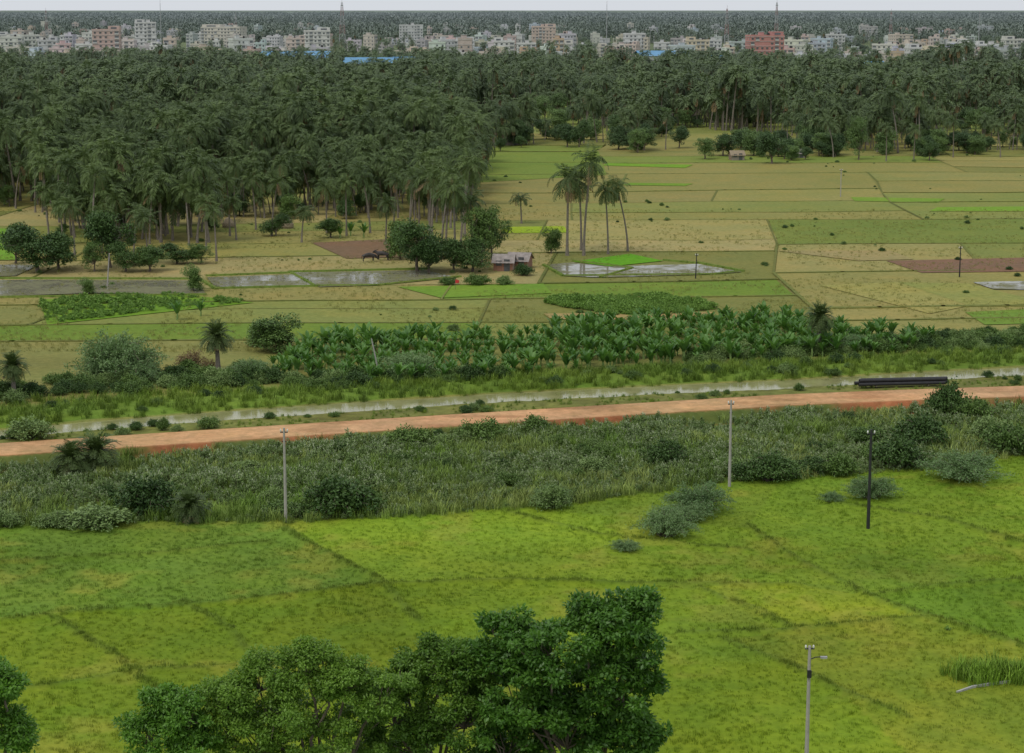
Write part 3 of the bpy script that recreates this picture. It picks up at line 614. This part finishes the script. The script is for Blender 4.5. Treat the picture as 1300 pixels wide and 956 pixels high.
# foreground trees
def ftree(u,D,lobes,mat,seed,**kw):
    bx=at(u,900,D)[0]; L=[]
    for (lu,lv,r,n,dd) in lobes:
        p=at(lu,lv,D+dd); L.append(((p[0]-bx,p[1]-D,p[2]-NEARZ),(r,r,r*.85),n))
    me=broad_mesh('broadleaf_tree',seed,L,mat,trunk=.24,fork=3.0,**kw); o=link(bpy.data.objects.new('broadleaf_tree',me)); o.location=(bx,D,NEARZ)
ftree(735,90,[(790,802,1.9,42,0),(745,782,1.2,18,.5),(812,765,.7,8,.3),(655,815,1.6,30,.3),(625,795,.6,7,.3),(700,830,2.0,36,-1),(775,870,2.4,54,0),(660,890,2.2,44,0),(815,850,1.0,16,.5),(605,835,.9,12,.6),(720,930,2.4,50,0),(800,930,1.8,34,0),(640,950,2.2,40,0)],M_front,601,clump=.5,per=210,ll=.24,lw=.13)
ftree(400,89,[(390,850,1.4,30,0),(330,864,1.5,32,.5),(440,862,1.3,28,-.4),(408,825,.6,8,.3),(295,888,1.4,28,0),(380,905,2.4,50,0),(480,880,1.5,28,0),(330,945,2.2,44,0),(430,950,2.2,44,0)],M_front2,602,clump=.45,per=230,ll=.17,lw=.09)
ftree(560,91,[(560,850,1.5,30,0),(515,860,1.3,28,.5),(600,840,1.1,22,0),(545,818,.5,7,.2),(500,905,1.8,36,0),(590,905,2.2,46,0),(540,950,2.4,50,0)],M_front2,603,clump=.45,per=230,ll=.18,lw=.1)
ftree(210,88,[(205,885,.8,16,0),(240,908,1.4,26,0),(185,935,1.5,26,0),(250,950,1.6,30,0)],M_front,604,clump=.42,per=200,ll=.2,lw=.1)
ftree(0,88,[(2,866,1.1,24,0),(-25,880,1.8,26,0),(5,925,1.4,26,0)],M_front,605,clump=.45,per=220,ll=.2,lw=.11)
# ------------------------------------------------------------ poles
def pole(name,u,v,top,mat,arm=1.0,lean=0.0,r=.11,z=NEARZ):
    x,y=site(u,v,z); h=(v-top)/pxm(v,z)*1.02; b=MB()
    b.tube(np.array([[0,0,-.2],[lean*h*.5,0,h*.5],[lean*h,0,h]]),[r*1.25,r,r*.75],8,0)
    if arm:
        b.box((lean*h,0,h-.35),(arm,.09,.09),1)
        for q in(-.45,0,.45): b.tube(np.array([[lean*h+q*arm,0,h-.3],[lean*h+q*arm,0,h-.18],[lean*h+q*arm,0,h-.08]]),[.05,.07,.03],6,2)
        b.box((lean*h,0,h-1.1),(arm*.6,.07,.07),1)
    b.obj(name,[mat,M_black,M_white],(x,y,z)); 
pole('utility_pole',363,664,543,M_conc,.6); pole('utility_pole',926,618,508,M_conc,.5); pole('utility_pole',1102,671,545,M_black,.6,r=.12)
pole('utility_pole',482,478,430,M_conc,0,-.2,.08,0); pole('utility_pole',136,365,322,M_conc,0,.1,.09,0); pole('utility_pole',1218,352,313,M_black,.5,0,.09,0); pole('utility_pole',883,354,322,M_black,.4,.03,.08,0); pole('utility_pole',1067,250,215,M_conc,.6,0,.1,0)
b=MB(); p=at(1028,820,100); b.tube(np.array([[0,0,0],[0,0,4],[0,0,p[2]-NEARZ]]),[.13,.1,.08],8,0); h=p[2]-NEARZ
b.box((0,0,h-.15),(.5,.07,.07),1)
for q in(-.2,.2): b.tube(np.array([[q,0,h-.12],[q,0,h-.02],[q,0,h+.05]]),[.04,.06,.03],6,2)
b.tube(np.array([[0,0,h-.75],[.3,0,h-.62],[.6,0,h-.6]]),.03,6,1); b.box((.75,0,h-.62),(.36,.14,.09),3); b.box((.75,0,h-.68),(.28,.1,.03),2)
b.box((0,-.12,h-1.5),(.22,.14,.4),1)
b.obj('street_lamp',[M_conc,M_black,M_white,plain('lamp_housing',(.35,.35,.36),.4)],(p[0],100,NEARZ))
# pipes
b=MB(); xa,ya=site(1090,491,.3); xb,yb=site(1200,488.5,.3); L_=math.hypot(xb-xa,yb-ya); an=math.atan2(yb-ya,xb-xa)
for j,(o_,zz,l0) in enumerate([(0,.2,0),(.42,.2,.3),(.84,.2,-.2),(.21,.56,.1),(.63,.56,.4)]):
    b.tube(np.array([[l0,o_,zz],[L_/2,o_,zz],[L_+l0,o_,zz]]),.19,12,0,cap=False)
    b.tube(np.array([[L_+l0-.01,o_,zz],[L_/2,o_,zz],[l0+.01,o_,zz]]),.16,12,0,cap=False)
for q in(.2,.8): b.box((L_*q,.42,.0),(.15,1.3,.08),1)
o=b.obj('pipe_stack',[M_black,M_bark],(xa,ya,.34)); o.rotation_euler[2]=an
# hut
k=N('brick_wall'); br=k.n('ShaderNodeTexBrick'); br.inputs['Scale'].default_value=4; br.inputs['Color1'].default_value=(.30,.15,.10,1); br.inputs['Color2'].default_value=(.24,.12,.08,1); br.inputs['Mortar'].default_value=(.3,.26,.22,1)
k.l(k.n('ShaderNodeTexCoord').outputs['Object'],br.inputs['Vector']); M_brick=k.done(k.bsdf(br.outputs[0],.9,.2))
M_sheet=plain('roof_sheet',(.26,.23,.21),.6,var=.35,scale=1.5); M_thatch=plain('thatch',(.26,.21,.14),var=.3,scale=5); M_win=plain('window_dark',(.09,.095,.10),.3,var=.3,far=True)
def hut(name,u,v,w,d,h,rot,wall,roof,z=0):
    x,y=site(u,v); e=bpy.data.objects.new(name,None); link(e); e.location=(x,y,z); e.rotation_euler[2]=rot
    def part(nm,fn,mat):
        b=MB(); fn(b); o=b.obj(nm,[mat]); o.parent=e
    part('walls',lambda b:(b.box((0,0,h/2),(w,d,h)),b.add([[[-w/2,-d/2,h],[-w/2,d/2,h],[-w/2,.05,h+.85],[-w/2,-.05,h+.85]],[[w/2,-d/2,h],[w/2,d/2,h],[w/2,.05,h+.85],[w/2,-.05,h+.85]]])),wall)
    def rf_(b):
        nn=int(w/.25)
        for sgn in(-1,1):
            for j in range(nn):
                x0=-w/2-.3+(w+.6)*j/nn; x1=x0+(w+.6)/nn; zz=.03*(j%2); za=.03-zz
                b.add([[[x0,sgn*(d/2+.4),h-.28+zz],[x1,sgn*(d/2+.4),h-.28+za],[x1,0,h+.95+za],[x0,0,h+.95+zz]]])
    part('roof',rf_,roof)
    part('door',lambda b:b.box((w*.2,-d/2-.03,.95),(.9,.06,1.9)),M_win)
    part('window',lambda b:b.box((-w*.22,-d/2-.03,1.3),(.9,.06,.8)),M_win)
hut('brick_hut',640,343,3.0,3.2,1.6,-.1,M_brick,M_sheet); hut('brick_hut',660,340,3.2,3.4,1.5,-.25,M_brick,M_sheet)
hut('farm_hut',648,184,4,5,3.6,.2,M_brick,M_thatch); hut('farm_shed',1012,200,3.5,4,1.4,.1,M_sheet,M_sheet); hut('farm_hut',935,203,3.5,4,1.6,.1,M_brick,M_thatch)
for u,v in [(365,290),(290,289)]:
    x,y=site(u,v); b=MB(); zz=np.array([0,.4,.9,1.3,1.7,2.0]); b.tube(np.stack([zz*0,zz*0,zz],1),[1.0,1.15,1.1,.8,.5,.08],14,0)
    r=R0; dd=rdir(r,500); dd[:,2]=abs(dd[:,2]); b.leaves(dd*[1.1,1.1,1.8]*r.uniform(.9,1.02,(500,1)),unit(r.normal(size=(500,3))+[0,0,-1]),rdir(r,500),.5,.06,0)
    b.obj('haystack',[M_thatch],(x,y,0))
# buffaloes
M_buf=plain('buffalo_hide',(.045,.04,.038),.6,var=.2)
def buffalo(u,v,rot,graze):
    x,y=site(u,v); hx,hzz=(1.45,.45) if graze else (1.5,1.25)
    V=[(-.75,0,1.12),(-.25,0,1.08),(.3,0,1.08),(.75,0,1.12),(1.1,0,1.0 if graze else 1.2),(hx-.1,0,hzz+.15),(hx+.22,0,hzz-.12)]
    Rr=[.30,.38,.40,.34,.2,.17,.1]; E=[(i,i+1) for i in range(6)]
    def chain(st,pts,rs):
        p=st
        for q,rr in zip(pts,rs): V.append(q); Rr.append(rr); E.append((p,len(V)-1)); p=len(V)-1
    for sg in(-1,1):
        chain(0,[(-.8,.2*sg,.85),(-.66,.21*sg,.66),(-.88,.21*sg,.42),(-.84,.21*sg,.04)],[.19,.13,.075,.07]); chain(3,[(.72,.18*sg,.8),(.74,.19*sg,.45),(.73,.19*sg,.04)],[.16,.085,.065])
        chain(5,[(hx-.25,.22*sg,hzz+.28),(hx-.5,.35*sg,hzz+.34),(hx-.7,.25*sg,hzz+.45)],[.05,.04,.015]); chain(5,[(hx-.12,.25*sg,hzz+.1)],[.04])
    chain(0,[(-1.08,0,1.05),(-1.14,0,.6),(-1.12,0,.4)],[.04,.025,.04])
    me=bpy.data.meshes.new('water_buffalo'); me.from_pydata(V,E,[]); o=link(bpy.data.objects.new('water_buffalo',me)); md=o.modifiers.new('skin','SKIN')
    for i,rr in enumerate(Rr): me.skin_vertices[0].data[i].radius=(rr,rr)
    me.skin_vertices[0].data[0].use_root=True; o.modifiers.new('sub','SUBSURF').render_levels=2; me.materials.append(M_buf)
    o.location=(x,y,.12); o.rotation_euler[2]=rot
buffalo(468,333,.2,True); buffalo(486,331,2.9,False)
# flag
x,y=site(578,368); b=MB(); b.tube(np.array([[0,0,0],[0,0,.8],[0,0,1.5]]),.03,6,0); b.add([[[0,0,1.5],[.3,.05,1.42],[.28,-.04,.95],[0,0,.9]],[[.3,.05,1.42],[.6,-.05,1.35],[.55,.05,.98],[.28,-.04,.95]]],1); b.obj('red_flag',[M_bark,plain('red_cloth',(.5,.04,.04))],(x,y,0.04))
# low concrete edge bottom right
pw=[site(u,v,NEARZ) for u,v in [(1215,880),(1235,873),(1260,869),(1290,865),(1360,858),(1450,852)]]; b=MB()
for (x0,y0),(x1,y1) in zip(pw[:-1],pw[1:]):
    L_=math.hypot(x1-x0,y1-y0); a_=math.atan2(y1-y0,x1-x0); b.box(((x0+x1)/2,(y0+y1)/2,NEARZ+.05),(L_+.03,.12,.16),0,rot=a_)
b.obj('concrete_kerb',[plain('kerb_paint',(.4,.4,.38),var=.2)])
# ------------------------------------------------------------ town
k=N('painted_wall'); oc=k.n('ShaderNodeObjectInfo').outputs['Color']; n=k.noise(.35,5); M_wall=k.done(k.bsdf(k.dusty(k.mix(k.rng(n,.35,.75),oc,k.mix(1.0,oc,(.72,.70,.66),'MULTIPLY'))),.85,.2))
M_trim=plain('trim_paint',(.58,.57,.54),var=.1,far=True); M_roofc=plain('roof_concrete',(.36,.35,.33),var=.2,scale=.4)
def building_mesh(name,seed,w,d,fl,fh=3.1):
    r=np.random.default_rng(seed); b=MB(); h=fl*fh
    b.box((0,0,h/2),(w,d,h),0)
    for f in range(1,fl+1): b.box((0,0,f*fh),(w+.5,d+.5,.18),2)
    b.box((0,0,h+.16),(w-.1,d-.1,.1),3)
    for s_ in(-1,1): b.box((0,s_*(d/2+.05),h+.6),(w+.3,.2,1.0),0); b.box((s_*(w/2+.05),0,h+.6),(.2,d-.1,1.0),0)
    nw=max(2,int(w/3.2)); nd=max(2,int(d/3.4)); bal=r.integers(0,nw)
    for f in range(fl):
        z=f*fh+1.6
        for i in range(nw):
            xx=-w/2+(i+.5)*w/nw
            for s_ in(-1,1):
                q=r.random()
                if i==bal or q<.15: b.box((xx,s_*(d/2+.02),z-.1),(w/nw*.75,.14,2.2),1); b.box((xx,s_*(d/2+.45),z-.75),(w/nw*.8,.1,.85),2); 
                elif q<.85: b.box((xx,s_*(d/2+.02),z),(1.3,.14,1.2),1); b.box((xx,s_*(d/2+.25),z+.85),(1.9,.5,.1),2)
        for i in range(nd):
            if r.random()<.25: continue
            yy=-d/2+(i+.5)*d/nd
            for s_ in(-1,1): b.box((s_*(w/2+.02),yy,z),(.14,1.2,1.2),1)
    sx=r.uniform(-.3,.3)*w; b.box((sx,d*.1,h+1.5),(3.2,4,2.8),0); b.box((sx,d*.1,h+3.0),(3.7,4.5,.2),2)
    if r.random()<.5 and w>10:
        ww=w*r.uniform(.3,.5); xx=(w-ww)/2*(-1 if r.random()<.5 else 1); b.box((xx,.3,h+1.7),(ww,d*.7,3.0),0); b.box((xx,.3-d*.35,h+1.8),(ww*.5,.1,1.3),1)
    tx=-sx; b.tube(np.array([[tx,0,h+.9],[tx,0,h+2],[tx,0,h+2.6]]),[.9,.9,.3],10,4)
    for i in range(4): b.box((r.uniform(-.45,.45)*w,r.uniform(-.4,.4)*d,h+.9),(.3,.3,1.6),2)
    return b.mesh(name,[M_wall,M_win,M_trim,M_roofc,M_black])
rt=np.random.default_rng(9); BL=[]
for i in range(24):
    w=rt.uniform(7,19); d=rt.uniform(8,15); fl=int(rt.choice([1,1,2,2,2,3,3,3,4,5])); BL.append((building_mesh('building_%d'%i,700+i,w,d,fl),w,fl*3.1))
cols=[(.72,.72,.70),(.78,.77,.73),(.70,.66,.56),(.72,.60,.48),(.64,.48,.42),(.72,.68,.52),(.58,.59,.60),(.76,.62,.58),(.60,.66,.74),(.66,.45,.32),(.78,.78,.78),(.74,.74,.74),(.5,.48,.45),(.8,.72,.6)]
def bld(name,u,v,w,h,col,d=None,rot=None,seed=0):
    x,y=site(u,v); k_=pxm(v); W_=w/k_; fl=max(1,round(h/k_/3.1)); me=building_mesh(name,seed+900,W_,d or max(9,min(20,W_*.6)),fl); o=link(bpy.data.objects.new(name,me)); o.location=(x,y,0); o.rotation_euler[2]=rt.uniform(-.25,.25) if rot is None else rot; o.color=(*col,1)
cw=(.76,.76,.74)
lst=[(12,66,26,22,cw),(25,76,30,16,(.74,.7,.6)),(62,78,24,24,(.6,.6,.62)),(90,68,24,22,cw),(137,84,34,42,(.60,.42,.36)),(160,78,26,24,(.78,.68,.64)),(186,72,26,40,cw),(205,80,24,22,cw),(110,78,24,18,cw),(285,64,52,28,(.76,.7,.58)),(262,58,26,16,cw),(345,66,22,16,cw),(376,74,24,22,(.74,.6,.52)),(403,74,32,34,(.78,.77,.72)),(522,58,30,24,cw),(560,62,20,16,(.7,.6,.5)),(585,78,32,28,cw),(615,70,22,18,(.72,.74,.76)),(640,80,26,24,cw),(690,62,30,28,(.76,.56,.44)),(668,76,24,22,cw),(715,76,24,20,(.7,.68,.6)),(805,72,26,28,cw),(840,68,20,14,cw),(885,78,28,24,(.74,.62,.44)),(905,70,20,18,cw),(1032,76,28,20,(.5,.55,.62)),(1060,66,22,22,cw),(1122,78,30,20,(.74,.72,.64)),(1165,84,30,24,cw),(1190,88,36,26,(.76,.66,.5)),(1215,74,26,20,cw),(1252,78,26,20,cw),(1285,76,26,24,(.74,.72,.66)),(1020,88,24,20,(.72,.74,.78)),(1085,94,26,20,cw),(1060,94,22,16,(.6,.62,.66)),(1205,100,34,16,cw),(1150,100,26,12,(.7,.66,.56)),(320,74,22,14,cw),(655,94,28,14,cw),(540,96,24,10,cw)]
for i,(u,v,w,h,c) in enumerate(lst): bld('apartment_building',u,v,w,h,c,seed=i)
bld('red_apartment_building',970,88,44,44,(.58,.23,.20),seed=77,rot=.12); bld('apartment_building',1000,86,16,24,(.74,.5,.46),seed=78)
for i in range(760):
    u=rt.uniform(-40,1340); v=rt.uniform(40,88)
    wgt=np.interp(u,[0,220,235,255,420,445,560,720,740,785,860,1080,1100,1120,1300],[1,1,.35,.6,.7,.25,.8,.8,.12,.5,.5,.5,.25,.6,.8])*(.35+1.1*float(vnoise(u,v*3,45,120)))
    if rt.random()>wgt: continue
    me,w,h=BL[rt.integers(0,24)]; x,y=site(u,v); o=link(bpy.data.objects.new('town_house',me)); s=rt.uniform(.75,1.1); o.scale=(s,s,rt.uniform(.85,1.15)); o.location=(x,y,0); o.rotation_euler[2]=rt.uniform(-.5,.5)+(1.57 if rt.random()<.3 else 0); o.color=(*[min(.8,c*rt.uniform(.88,1.06)) for c in cols[rt.integers(0,len(cols))]],1)
n=1500; y=rt.uniform(1230,2500,n); x=rt.uniform(-.285,.285,n)*y; kp=(vnoise(x,y*.6,45,111)>.5)|(rt.random(n)<.3); x,y=x[kp],y[kp]; n=len(x); scatter('town_palms',PALMF,np.stack([x,y,np.zeros(n)],1),rt.uniform(.6,1.15,n),rng=rt)
n=480; y=rt.uniform(1230,2500,n); x=rt.uniform(-.285,.285,n)*y; scatter('town_trees',BROAD,np.stack([x,y,np.zeros(n)],1),rt.uniform(.6,1.4,n),rng=rt)
# blue sheds
M_blue=plain('blue_sheet',(.10,.27,.45),.5,var=.15,scale=.3)
def shed(u,v,wpx,d,h):
    x,y=site(u,v); w=wpx/pxm(v); e=link(bpy.data.objects.new('blue_roof_shed',None)); e.location=(x,y,0); e.rotation_euler[2]=rt.uniform(-.1,.1)
    b=MB(); b.box((0,0,h/2),(w,d,h)); o=b.obj('walls',[M_trim]); o.parent=e
    b=MB(); b.add([[[-w/2-.6,-d/2-.8,h-.2],[w/2+.6,-d/2-.8,h-.2],[w/2+.6,0,h+2.6],[-w/2-.6,0,h+2.6]],[[-w/2-.6,d/2+.8,h-.2],[w/2+.6,d/2+.8,h-.2],[w/2+.6,0,h+2.6],[-w/2-.6,0,h+2.6]]]); o=b.obj('roof',[M_blue]); o.parent=e
    b=MB()
    for i in range(int(w/5)): b.box((-w/2+2.5+i*5,-d/2-.05,h*.5),(2.2,.12,h*.6))
    if int(w/5): o=b.obj('openings',[M_win]); o.parent=e
for a in [(378,99,86,36,13),(415,102,30,28,11),(470,108,60,30,12),(510,106,40,24,12),(832,98,48,32,13),(862,96,22,24,12),(1105,108,30,18,10),(905,100,24,20,11)]: shed(*a)
# lattice towers
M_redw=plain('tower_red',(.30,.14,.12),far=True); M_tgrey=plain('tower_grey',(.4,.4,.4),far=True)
def tower(u,v,top,wb=5.0,mast=False):
    x,y=site(u,v); h=(v-top)/pxm(v); b=MB(); n_=int(h/4)
    if mast: b.tube(np.array([[0,0,0],[0,0,h*.6],[0,0,h]]),[.45,.3,.2],8,1)
    else:
        cr=[(-1,-1),(1,-1),(1,1),(-1,1)]
        def wz(z): return wb/2*(1-.82*z/h)
        for i in range(n_):
            z0,z1=h*i/n_,h*(i+1)/n_
            for k_ in range(4):
                a,c=cr[k_],cr[(k_+1)%4]; A0=np.array([a[0]*wz(z0),a[1]*wz(z0),z0]); A1=np.array([a[0]*wz(z1),a[1]*wz(z1),z1]); C0=np.array([c[0]*wz(z0),c[1]*wz(z0),z0]); C1=np.array([c[0]*wz(z1),c[1]*wz(z1),z1])
                for p,q,rr in((A0,A1,.15),(A0,C1,.07),(C0,A1,.07),(A1,C1,.07)): b.tube(np.array([p,(p+q)/2,q]),rr,4,(i//2)%2,cap=False)
        b.box((0,0,h-3),(2.2,2.2,1.2),1); b.box((0,0,h-8),(2.4,2.4,.25),0)
    b.tube(np.array([[0,0,h],[0,0,h+1.5],[0,0,h+3]]),.1,4,0); b.obj('telecom_tower',[M_redw,M_tgrey],(x,y,0))
for a in [(435,66,4,7),(922,70,12,5),(985,62,4,5),(300,60,20,4),(1130,62,16,4),(60,58,14,4)]: tower(*a)
for a in [(770,64,6),(205,62,5),(660,62,24),(1242,62,18)]: tower(a[0],a[1],a[2],mast=True)
# ------------------------------------------------------------ light, sky, camera
w=bpy.data.worlds.new('World'); scene.world=w; w.use_nodes=True; nt=w.node_tree; bg=nt.nodes['Background']
sk=nt.nodes.new('ShaderNodeTexSky'); sk.sky_type='NISHITA'; sk.sun_disc=False; sd=Vector((-.5,-.55,.0)).normalized(); EL=math.radians(58); AZ=math.atan2(sd.x,sd.y)
sk.sun_elevation=EL; sk.sun_rotation=AZ; sk.dust_density=3; sk.air_density=1.0
mxn=nt.nodes.new('ShaderNodeMixRGB'); mxn.inputs[2].default_value=(6.1,6.4,6.8,1)   # overcast cloud deck radiance
tc_=nt.nodes.new('ShaderNodeTexCoord'); sx=nt.nodes.new('ShaderNodeSeparateXYZ'); mr=nt.nodes.new('ShaderNodeMapRange'); nt.links.new(tc_.outputs['Generated'],sx.inputs[0]); nt.links.new(sx.outputs[2],mr.inputs[0])
for i,qv in enumerate((0.0,0.35,1.0,0.85)): mr.inputs[i+1].default_value=qv
nt.links.new(mr.outputs[0],mxn.inputs[0]); nt.links.new(sk.outputs[0],mxn.inputs[1]); nt.links.new(mxn.outputs[0],bg.inputs[0]); bg.inputs[1].default_value=.108
L=bpy.data.lights.new('sun','SUN'); L.energy=1.5; L.angle=math.radians(25); L.color=(1,.95,.87); lo=link(bpy.data.objects.new('sun',L))
lo.rotation_euler=Vector((sd.x*math.cos(EL),sd.y*math.cos(EL),math.sin(EL))).to_track_quat('Z','Y').to_euler()
cam=bpy.data.cameras.new('camera'); cam.sensor_width=36; cam.lens=F/1300*36; cam.clip_start=1; cam.clip_end=60000
co=link(bpy.data.objects.new('camera',cam)); co.location=(0,0,H); co.rotation_euler=(math.pi/2-TH,0,0); scene.camera=co
scene.view_settings.view_transform='Standard'; scene.view_settings.look='None'; scene.view_settings.exposure=0
